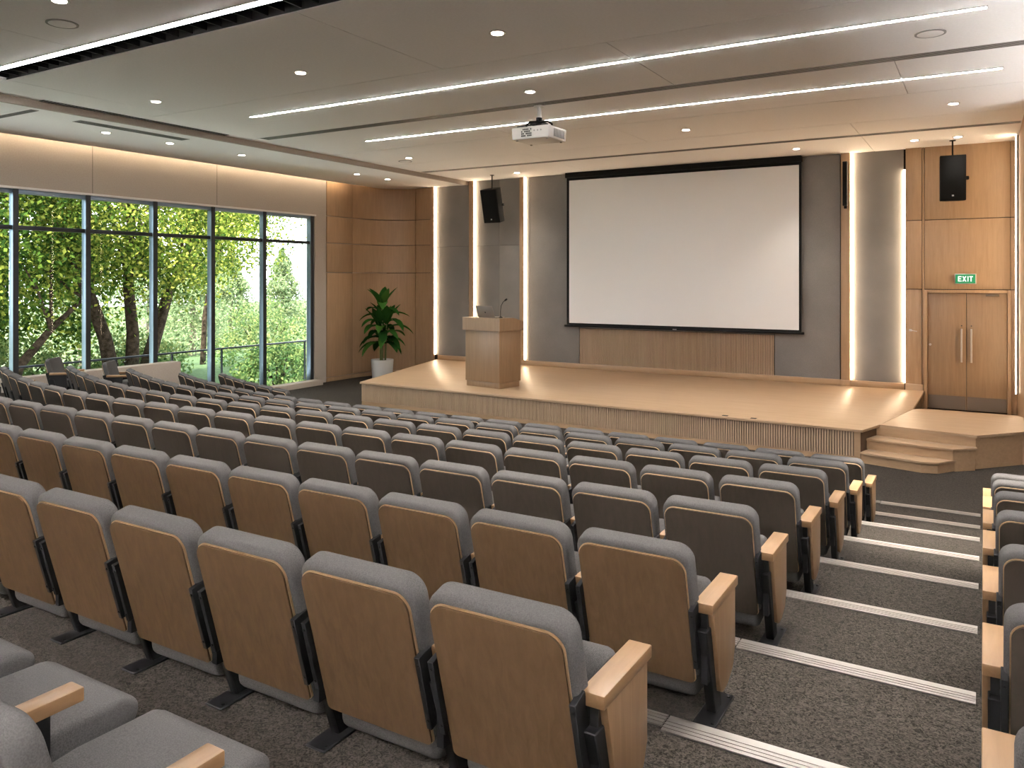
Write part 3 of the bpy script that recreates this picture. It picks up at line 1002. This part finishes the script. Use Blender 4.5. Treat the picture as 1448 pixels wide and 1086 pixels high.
rnd = random.Random(4)
t = thing('potted_plant', 'tall broad-leaved green plant in a round white pot beside the stage', 'plant', (-15.05, 17.95, 0))
pot = MB().lathe([(0.001, 0.0), (0.27, 0.0), (0.285, 0.02), (0.325, 0.56), (0.325, 0.60), (0.30, 0.60), (0.295, 0.54), (0.001, 0.53)], 40)
pot.build('pot', M['pot'], t, smooth=50)
MB().lathe([(0.001, 0.531), (0.294, 0.531), (0.294, 0.545), (0.001, 0.555)], 32).build('soil', M['soil'], t)
b = MB()
canes = [((-0.06, 0.0), (-0.10, 0.02), 1.5), ((0.03, -0.04), (0.02, -0.03), 2.1), ((0.07, 0.05), (0.13, 0.04), 1.65)]
for (x0, y0), (x1, y1), h in canes:
    b.tube([(x0, y0, 0.54), ((x0 + x1) / 2, (y0 + y1) / 2, 0.54 + (h - 0.54) * 0.5), (x1, y1, h)], [0.028, 0.024, 0.018], 10)
b.build('stems', M['stem'], t)
b = MB()
for (x0, y0), (x1, y1), h in canes:
    z = 1.05
    k = 0
    while z < h:
        s = (z - 0.54) / (h - 0.54)
        for q in range(2):
            a = k * 2.4 + q * math.pi + x0 * 40
            el = 0.25 + 0.9 * (z - 1.0) / 1.3
            blade(b, (x0 + (x1 - x0) * s, y0 + (y1 - y0) * s, z), (math.cos(a), math.sin(a), el), rnd.uniform(0.7, 0.9), rnd.uniform(0.28, 0.36), rnd.uniform(1.4, 2.1))
        z += 0.145
        k += 1
    for q in range(5):
        a = q * 1.257 + h
        blade(b, (x1, y1, h - 0.03), (0.55 * math.cos(a), 0.55 * math.sin(a), 1.0), rnd.uniform(0.7, 0.85), 0.30, rnd.uniform(0.4, 0.8))
b.build('foliage', M['leaf_h'], t, smooth=60)

# ------------------------------------------------------------------ seats
LEAN = R(15)
YU = Vector((0, -math.sin(LEAN), math.cos(LEAN)))      # up along the leaning back
YF = Vector((0, math.cos(LEAN), math.sin(LEAN)))       # out of its front
ORG = Vector((0, 0, 0.165))


def bk(x, u, f):
    return ORG + Vector((x, 0, 0)) + YU * u + YF * f


def chair_meshes():
    m = {}
    o = rounded(-0.264, 0.264, 0.015, 0.622, 0.072, 0.03, 7)
    b = MB().prism(o, lambda x, u: bk(x, u, 0.0105), lambda x, u: bk(x, u, 0.105))
    bmesh.ops.recalc_face_normals(b.bm, faces=b.bm.faces)
    m['backrest'] = b.bevel(0.024, 4, 60).mesh('backrest', M['cloth'], 60)
    o = rounded(-0.243, 0.243, 0.0, 0.588, 0.058, 0.02, 7)
    for key, mat in (('shell_walnut', 'walnut'), ('shell_charcoal', 'charcoal')):
        b = MB().prism(o, lambda x, u: bk(x, u, -0.004), lambda x, u: bk(x, u, 0.004))
        m[key] = b.mesh('back_shell', M[mat], 40)
    o = rounded(-0.2475, 0.2475, 0.0, 0.5925, 0.062, 0.02, 7)
    b = MB().prism(o, lambda x, u: bk(x, u, 0.0041), lambda x, u: bk(x, u, 0.0125))
    m['edge'] = b.mesh('edge_trim', M['edge'], 40)
    # folded seat: side outline swept across, rounded
    o = [(0.035, 0.15), (0.045, 0.075), (0.12, 0.055), (0.28, 0.075), (0.385, 0.15), (0.395, 0.28), (0.345, 0.44), (0.295, 0.525), (0.23, 0.535), (0.15, 0.45), (0.105, 0.30)]
    b = MB().prism(o, lambda y, z: (-0.232, y, z), lambda y, z: (0.232, y, z))
    m['seat_up'] = b.bevel(0.03, 3, 20).mesh('seat', M['cloth'], 60)
    o = [(0.10, 0.25), (0.52, 0.27), (0.575, 0.31), (0.585, 0.36), (0.54, 0.395), (0.30, 0.40), (0.10, 0.38)]
    b = MB().prism(o, lambda y, z: (-0.232, y, z), lambda y, z: (0.232, y, z))
    m['seat_down'] = b.bevel(0.035, 3, 20).mesh('seat', M['cloth'], 60)
    for sd, key in ((-1, 'bracket_l'), (1, 'bracket_r')):
        o = [(-0.022, 0.09), (-0.022, 0.375), (0.05, 0.375), (0.05, 0.09)]
        b = MB().prism(o, lambda f, u: bk(sd * 0.251, u, f), lambda f, u: bk(sd * 0.273, u, f))
        b.bevel(0.002, 1)
        for u in (0.125, 0.345):
            b.tube([bk(sd * 0.262, u, -0.026), bk(sd * 0.262, u, -0.021)], 0.006, 8)
        m[key] = b.mesh('bracket', M['black'])
    # standard: leg and foot stand at x = 0 of the standard
    b = MB().prism([(-0.06, 0.42), (0.04, 0.42), (0.17, 0.012), (0.08, 0.012)], lambda y, z: (-0.022, y, z), lambda y, z: (0.022, y, z))
    b.box((-0.03, 0.13, 0.16), (0.03, 0.19, 0.23))
    m['leg'] = b.bevel(0.004, 1).mesh('leg', M['black'])
    b = MB().box((-0.05, -0.03, 0.0), (0.05, 0.28, 0.011)).bevel(0.004, 1)
    for yy in (0.0, 0.25):
        b.tube([(0.03, yy, 0.011), (0.03, yy, 0.016)], 0.008, 8)
    m['foot'] = b.mesh('foot_plate', M['black'])
    b = MB().box((-0.032, -0.035, 0.492), (0.032, 0.345, 0.532))
    m['arm'] = b.bevel(0.005).mesh('armrest', M['arm'])
    b = MB().box((-0.014, -0.02, 0.18), (0.014, 0.26, 0.491))
    m['support'] = b.mesh('arm_support', M['black'], 30)
    b = MB().box((-0.040, -0.045, 0.490), (0.045, 0.355, 0.534))
    m['arm_end'] = b.bevel(0.005).mesh('armrest', M['arm'])
    o = [(-0.015, 0.488), (0.325, 0.488), (0.325, 0.22), (0.285, 0.135), (0.20, 0.095), (0.13, 0.09), (0.09, 0.11)]
    for sd, key in ((1, 'panel_r'), (-1, 'panel_l')):
        b = MB().prism(o, lambda y, z: (sd * 0.012, y, z), lambda y, z: (sd * 0.040, y, z))
        m[key] = b.bevel(0.004).mesh('end_panel', M['endpan'])
    return m


CM = chair_meshes()
SP = 0.58
ORD = ['', 'first', 'second', 'third', 'fourth', 'fifth', 'sixth', 'seventh', 'eighth', 'ninth', 'tenth', 'eleventh', 'twelfth', 'thirteenth',
       'fourteenth', 'fifteenth', 'sixteenth', 'seventeenth', 'eighteenth', 'nineteenth', 'twentieth', 'twenty-first', 'twenty-second', 'twenty-third', 'twenty-fourth']


def standard(t, x, end=0):
    lg = add('leg', CM['leg'], t, (x, 0, 0))
    add('foot_plate', CM['foot'], lg)
    add('arm_support', CM['support'], t, (x, 0, 0))
    if end:
        add('armrest', CM['arm_end'], t, (x, 0, 0))
        add('end_panel', CM['panel_r' if end > 0 else 'panel_l'], t, (x, 0, 0))
    else:
        add('armrest', CM['arm'], t, (x, 0, 0))


def seat(label, group, loc, rotz=0.0, shell='charcoal', left=0, right=None, down=False):
    """left/right: None no standard, 0 plain, +-1 one with a wooden end panel"""
    t = thing('auditorium_chair', label, 'chair', loc, rotz, group)
    add('backrest', CM['backrest'], t)
    sh = add('back_shell', CM['shell_' + shell], t)
    e = add('edge_trim', CM['edge'], sh)
    e['label'] = 'pale plywood edge'
    add('seat', CM['seat_down' if down else 'seat_up'], t)
    add('bracket', CM['bracket_l'], t)
    add('bracket', CM['bracket_r'], t)
    if left is not None:
        standard(t, -SP / 2, left)
    if right is not None:
        standard(t, SP / 2, right)
    return t


ROWS = [  # name, Y of the back's foot, floor, chairs in the window-side block
    ('seventh', 2.24, LEVEL[0], 10), ('sixth', 2.24 + PITCH, LEVEL[1], 14), ('fifth', 2.24 + 2 * PITCH, LEVEL[2], 18),
    ('fourth', 2.24 + 3 * PITCH, LEVEL[3], 21), ('third', 2.24 + 4 * PITCH, LEVEL[4], 22), ('second', 2.24 + 5 * PITCH, LEVEL[5], 22),
    ('front', 2.24 + 6 * PITCH, LEVEL[6], 22)]
X0 = -1.315
for r, (nm, y, z, n) in enumerate(ROWS):
    x = X0
    wood = 'walnut' if r < 2 else 'charcoal'
    word = 'brown-backed' if r < 2 else 'dark-backed'
    row = 'front row' if nm == 'front' else '%s row from the stage' % nm
    for i in range(n):
        rz = math.atan(slope(x))
        if i == 0:
            lab = '%s grey chair with wooden end panel, aisle end of the %s' % (word, row)
        elif i == n - 1 and r >= 3:
            lab = '%s grey chair at the window end of the %s' % (word, row)
        else:
            lab = '%s grey chair, %s from the stepped aisle in the %s' % (word, ORD[i + 1], row)
        seat(lab, 'grey chairs in the window-side seating block', (x, y + off(x), z), rz, wood, 0, 1 if i == 0 else None)
        x -= SP * math.cos(rz)
# three chairs of the row beside the camera, seats down
for i, w in ((1, 'nearest the aisle'), (2, 'in the middle'), (3, 'farthest from the aisle')):
    seat('grey chair with its seat down in the top row, %s of three' % w, 'grey chairs in the top row',
         (X0 - SP * i, 0.95, BACK_LEVEL[-1]), 0, 'walnut', 0, 0 if i == 1 else None, True)
# short row before the front row, window side only
x = -10.95
for i in range(6):
    rz = math.atan(slope(x))
    if i == 0:
        lab = 'grey chair with wooden end panel, stage end of the short row by the windows'
    else:
        lab = 'dark-backed grey chair, %s from the open end of the short window row' % ORD[i + 1]
    seat(lab, 'grey chairs in the short row by the windows', (x, 2.24 + 7 * PITCH - 0.05 + off(x), LEVEL[7]), rz, 'charcoal', 0, 1 if i == 0 else None)
    x -= SP * math.cos(rz)
# two end chairs turned away beside the windows
seat('grey chair turned sideways by the low window wall, level with the third row', 'turned end chairs by the windows',
     (-15.05, 2.24 + 4 * PITCH + 1.85, LEVEL[4]), R(-52), 'charcoal', 0, 0, True)
seat('grey chair turned sideways by the low window wall, level with the second row', 'turned end chairs by the windows',
     (-15.05, 2.24 + 5 * PITCH + 1.85, LEVEL[5]), R(-52), 'charcoal', 0, 0, True)
# the block beyond the aisle
for r, (nm, y, z, n) in enumerate(ROWS):
    row = 'front row' if nm == 'front' else '%s row from the stage' % nm
    for i in range(2):
        lab = ('dark-backed grey chair beside the aisle, %s of the door-side block' if i == 0 else 'dark-backed grey chair, second from the aisle, %s of the door-side block') % row
        seat(lab, 'grey chairs in the door-side seating block', (0.325 + SP * i, y, z), 0, 'charcoal', -1 if i == 0 else 0, 0 if i == 1 else None)

# ------------------------------------------------------------------ outside
g = MB()
gx = [-17.9, -19.5, -22, -28, -40, -70, -130]
gz = [-0.30, -0.30, -0.25, -0.6, -1.4, -2.0, -2.0]
ys = [-40, 0, 10, 20, 40, 130]
rows = [[g.bm.verts.new((x, y, z)) for y in ys] for x, z in zip(gx, gz)]
for a, c in zip(rows, rows[1:]):
    for k in range(len(ys) - 1):
        g.bm.faces.new((a[k], a[k + 1], c[k + 1], c[k]))
tag(g.build('ground', M['lawn']), 'green lawn sloping away outside the windows', 'ground', kind='structure')
tag(MB().slab([(-16.43, -14), (-16.43, 26), (-16.85, 26), (-16.85, 11.6), (-20.6, 11.6), (-20.6, -14)], -0.45, -0.05).build('path_terrace', M['paving'], smooth=0), 'paved terrace outside the windows, widened and paled to bounce sun inside', 'terrace', kind='structure')  # hidden part widened and paled to throw sunlight onto the ceiling
t = thing('terrace_railing', 'thin metal terrace railing with glass infill outside the windows', 'railing', (-17.4, 0, -0.05))
box((-0.03, -4, 1.12), (0.03, 23.5, 1.165), 0.005).build('top_rail', M['dark_frame'], t)
for k in range(19):
    yy = -3.8 + k * 1.5
    box((-0.02, yy - 0.02, 0), (0.02, yy + 0.02, 1.129)).build('post', M['dark_frame'], t, smooth=0)
b = MB()
for k in range(18):
    b.box((-0.006, -3.77 + k * 1.5, 0.10), (0.006, -2.33 + k * 1.5, 1.05))
b.build('glass_infill', M['railglass'], t, smooth=0)


def crown_points(rng, clusters, per, spread):
    c = np.repeat(np.asarray(clusters), per, axis=0)
    return c + rng.normal(size=c.shape) * np.asarray(spread)


def broad_tree(label, loc, stems, crown, per, size, leaf, bark, seed, ncl=70, group='trees outside the windows'):
    """stems: list of polylines with radii; crown: (centre, radii)"""
    rng = np.random.default_rng(seed)
    t = thing('tree', label, 'tree', loc, 0, group)
    cc, cr = np.asarray(crown[0], float), np.asarray(crown[1], float)
    u = rng.normal(size=(ncl, 3))
    u /= np.linalg.norm(u, axis=1)[:, None]
    rad = rng.uniform(0.35, 1.0, size=(ncl, 1)) ** 0.6
    cl = cc + u * rad * cr
    cl = cl[cl[:, 2] > cc[2] - cr[2] * 0.85]
    br = MB()
    ends = [Vector(s[0][-1]) for s in stems]
    for i, c in enumerate(cl):
        if i % 2 == 0:
            c = Vector(c)
            s = min(stems, key=lambda s: (Vector(s[0][-1]) - c).length)
            pts = s[0]
            st = Vector(pts[-1]) if i % 4 == 0 else Vector(pts[-2])
            mid = (st + c) / 2 + Vector((0, 0, 0.25))
            br.tube([st, mid, c], [0.055, 0.035, 0.012], 6, False)
    for pts, rad_ in stems:
        tb = MB().tube(pts, rad_, 10)
        tb.build('trunk', bark, t)
    br.build('branches', bark, t)
    p = crown_points(rng, cl, per, (0.62, 0.62, 0.42))
    add('crown', leaf_mesh('crown', p, size, rng, leaf), t)
    return t


def conifer(label, loc, h, r, n, size, leaf, seed, group='distant trees outside the windows'):
    rng = np.random.default_rng(seed)
    t = thing('tree', label, 'tree', loc, 0, group)
    MB().tube([(0, 0, 0), (0.05, 0, h * 0.5), (0, 0, h)], [0.2, 0.12, 0.02], 8).build('trunk', M['bark_pale'], t)
    s = rng.uniform(0.0, 1.0, size=n) ** 0.75
    z = h * (0.10 + 0.90 * s)
    lay = np.sin(z * 5.0) * 0.15 + 0.85
    rr = r * (1.03 - s) * lay * np.sqrt(rng.uniform(0.05, 1, size=n))
    a = rng.uniform(0, 2 * np.pi, size=n)
    lob = 1 + 0.25 * np.sin(a * 5 + z * 3)
    p = np.stack([rr * lob * np.cos(a), rr * lob * np.sin(a), z - 0.25 * rr], axis=1)
    add('crown', leaf_mesh('crown', p, size, rng, leaf, 0.45), t)
    return t


broad_tree('three-stemmed yellow green tree close outside the third window bay in view', (-22.0, 14.5, -0.3),
           [([(0, -0.35, 0), (-0.1, -0.6, 1.5), (-0.2, -1.1, 3.0), (-0.3, -1.7, 4.6)], [0.24, 0.19, 0.16, 0.10]),
            ([(0.1, 0.1, 0), (0.1, 0.15, 1.6), (0.0, 0.05, 3.2), (-0.1, 0.2, 5.2)], [0.22, 0.18, 0.15, 0.09]),
            ([(0, 0.5, 0), (0.0, 0.95, 1.4), (-0.1, 1.5, 2.8), (-0.2, 2.5, 4.6)], [0.24, 0.2, 0.16, 0.10])],
           ((-0.2, 0.2, 5.6), (2.6, 4.1, 3.2)), 380, 0.125, M['leaf_y'], M['bark'], 11, 95)
broad_tree('dark leafy tree close outside the window bay nearest the camera', (-21.6, 9.5, -0.3),
           [([(0, 0.3, 0), (-0.1, 0.2, 1.6), (-0.2, -0.3, 3.2), (-0.3, -0.8, 4.8)], [0.26, 0.2, 0.16, 0.10]),
            ([(0.2, 1.3, 0), (0.1, 1.7, 1.0), (0.1, 2.5, 1.9), (0.1, 3.4, 2.7)], [0.15, 0.12, 0.09, 0.05])],
           ((-0.3, -0.3, 5.2), (2.8, 3.8, 3.3)), 380, 0.125, M['leaf_d'], M['bark'], 12, 95)
broad_tree('slender light green tree behind the three-stemmed tree', (-27.5, 21.5, -0.6),
           [([(0, 0, 0), (0, 0.1, 2), (0.1, 0.5, 4.4), (0.1, 1.0, 6.8)], [0.12, 0.10, 0.08, 0.04])],
           ((0, 1.0, 6.6), (2.2, 3.0, 3.4)), 260, 0.14, M['leaf_y'], M['bark'], 13, 60)
broad_tree('broad deep green tree behind the tree nearest the camera', (-28.5, 13.5, -0.6),
           [([(0, 0, 0), (0, 0.1, 2), (0, 0.2, 5)], [0.3, 0.22, 0.12])],
           ((0, 0, 5.2), (3.0, 5.0, 5.0)), 360, 0.18, M['leaf_d'], M['bark'], 14, 90)
broad_tree('large green tree filling the view behind the window bays near the camera', (-29.0, 6.5, -0.6),
           [([(0, 0, 0), (0, 0.1, 2), (0, 0.2, 5)], [0.3, 0.22, 0.12])],
           ((0, 0, 5.2), (3.0, 5.5, 5.0)), 330, 0.18, M['leaf_y'], M['bark'], 15, 90)
for i, (x, y, h, r, lab) in enumerate((
        (-38.0, 41.5, 7.9, 3.3, 'haze-paled pointed conifer in the window bay nearest the stage'),
        (-40.0, 37.5, 6.2, 3.0, 'haze-paled conifer second from the stage through the windows'),
        (-39.0, 32.5, 5.9, 3.0, 'haze-paled conifer seen through the fifth window bay'),
        (-48.0, 38.5, 7.4, 3.4, 'taller haze-paled conifer behind the fifth window bay'),
        (-36.0, 27.5, 6.4, 3.0, 'haze-paled conifer behind the slender light green tree'),
        (-46.0, 54.0, 7.6, 3.8, 'far haze-paled conifer at the stage edge of the windows'),
        (-36.0, 21.5, 8.0, 3.2, 'haze-paled conifer deep behind the three-stemmed tree'),
        (-44.0, 30.5, 7.6, 3.4, 'haze-paled conifer behind the gap between the slender tree and the fifth bay'),
        (-42.0, 46.0, 6.4, 3.0, 'low haze-paled conifer beside the pointed one nearest the stage'))):
    conifer(lab, (x, y, -1.3), h, r, 11000, 0.21, M['leaf_haze'], 40 + i)


def shrub(label, loc, rad, n, size, seed):
    rng = np.random.default_rng(seed)
    t = thing('shrub', label, 'shrub', loc, 0, 'shrubs beyond the terrace railing')
    u = rng.normal(size=(n, 3))
    u /= np.linalg.norm(u, axis=1)[:, None]
    p = u * (rng.uniform(0.5, 1, size=(n, 1)) ** 0.5) * np.asarray(rad) * (1 + 0.18 * np.sin(u[:, :1] * 9 + u[:, 1:2] * 7))
    p[:, 2] = np.abs(p[:, 2])
    add('foliage', leaf_mesh('foliage', p, size, rng, M['leaf_b']), t)
    b = MB()
    for k in range(5):
        a = k * 1.26
        b.tube([(0, 0, 0), (rad[0] * 0.5 * math.cos(a), rad[1] * 0.5 * math.sin(a), rad[2] * 0.7)], [0.04, 0.012], 6)
    b.build('stems', M['bark'], t)


for i, (x, y, r, lab) in enumerate((
        (-18.6, 17.2, (1.0, 1.4, 1.5), 'rounded shrub beyond the railing behind the fourth window bay'),
        (-18.7, 20.2, (1.0, 1.6, 1.6), 'rounded shrub beyond the railing behind the fifth window bay'),
        (-18.7, 23.4, (1.0, 1.6, 1.4), 'rounded shrub beyond the railing in the bay nearest the stage'),
        (-24.5, 27.5, (1.6, 2.0, 2.1), 'large shrub behind the railing shrubs nearest the stage'),
        (-25.0, 22.5, (1.6, 2.2, 2.2), 'large shrub standing behind the slender tree'),
        (-23.8, 12.2, (1.2, 2.0, 1.5), 'low shrub at the foot of the nearest trees'),
        (-24.0, 16.2, (1.2, 1.8, 1.5), 'low shrub behind the three-stemmed trunk'),
        (-23.5, 8.0, (1.2, 2.0, 1.6), 'low shrub behind the dark leafy tree'))):
    shrub(lab, (x, y, -0.4), r, 4200, 0.12, 70 + i)
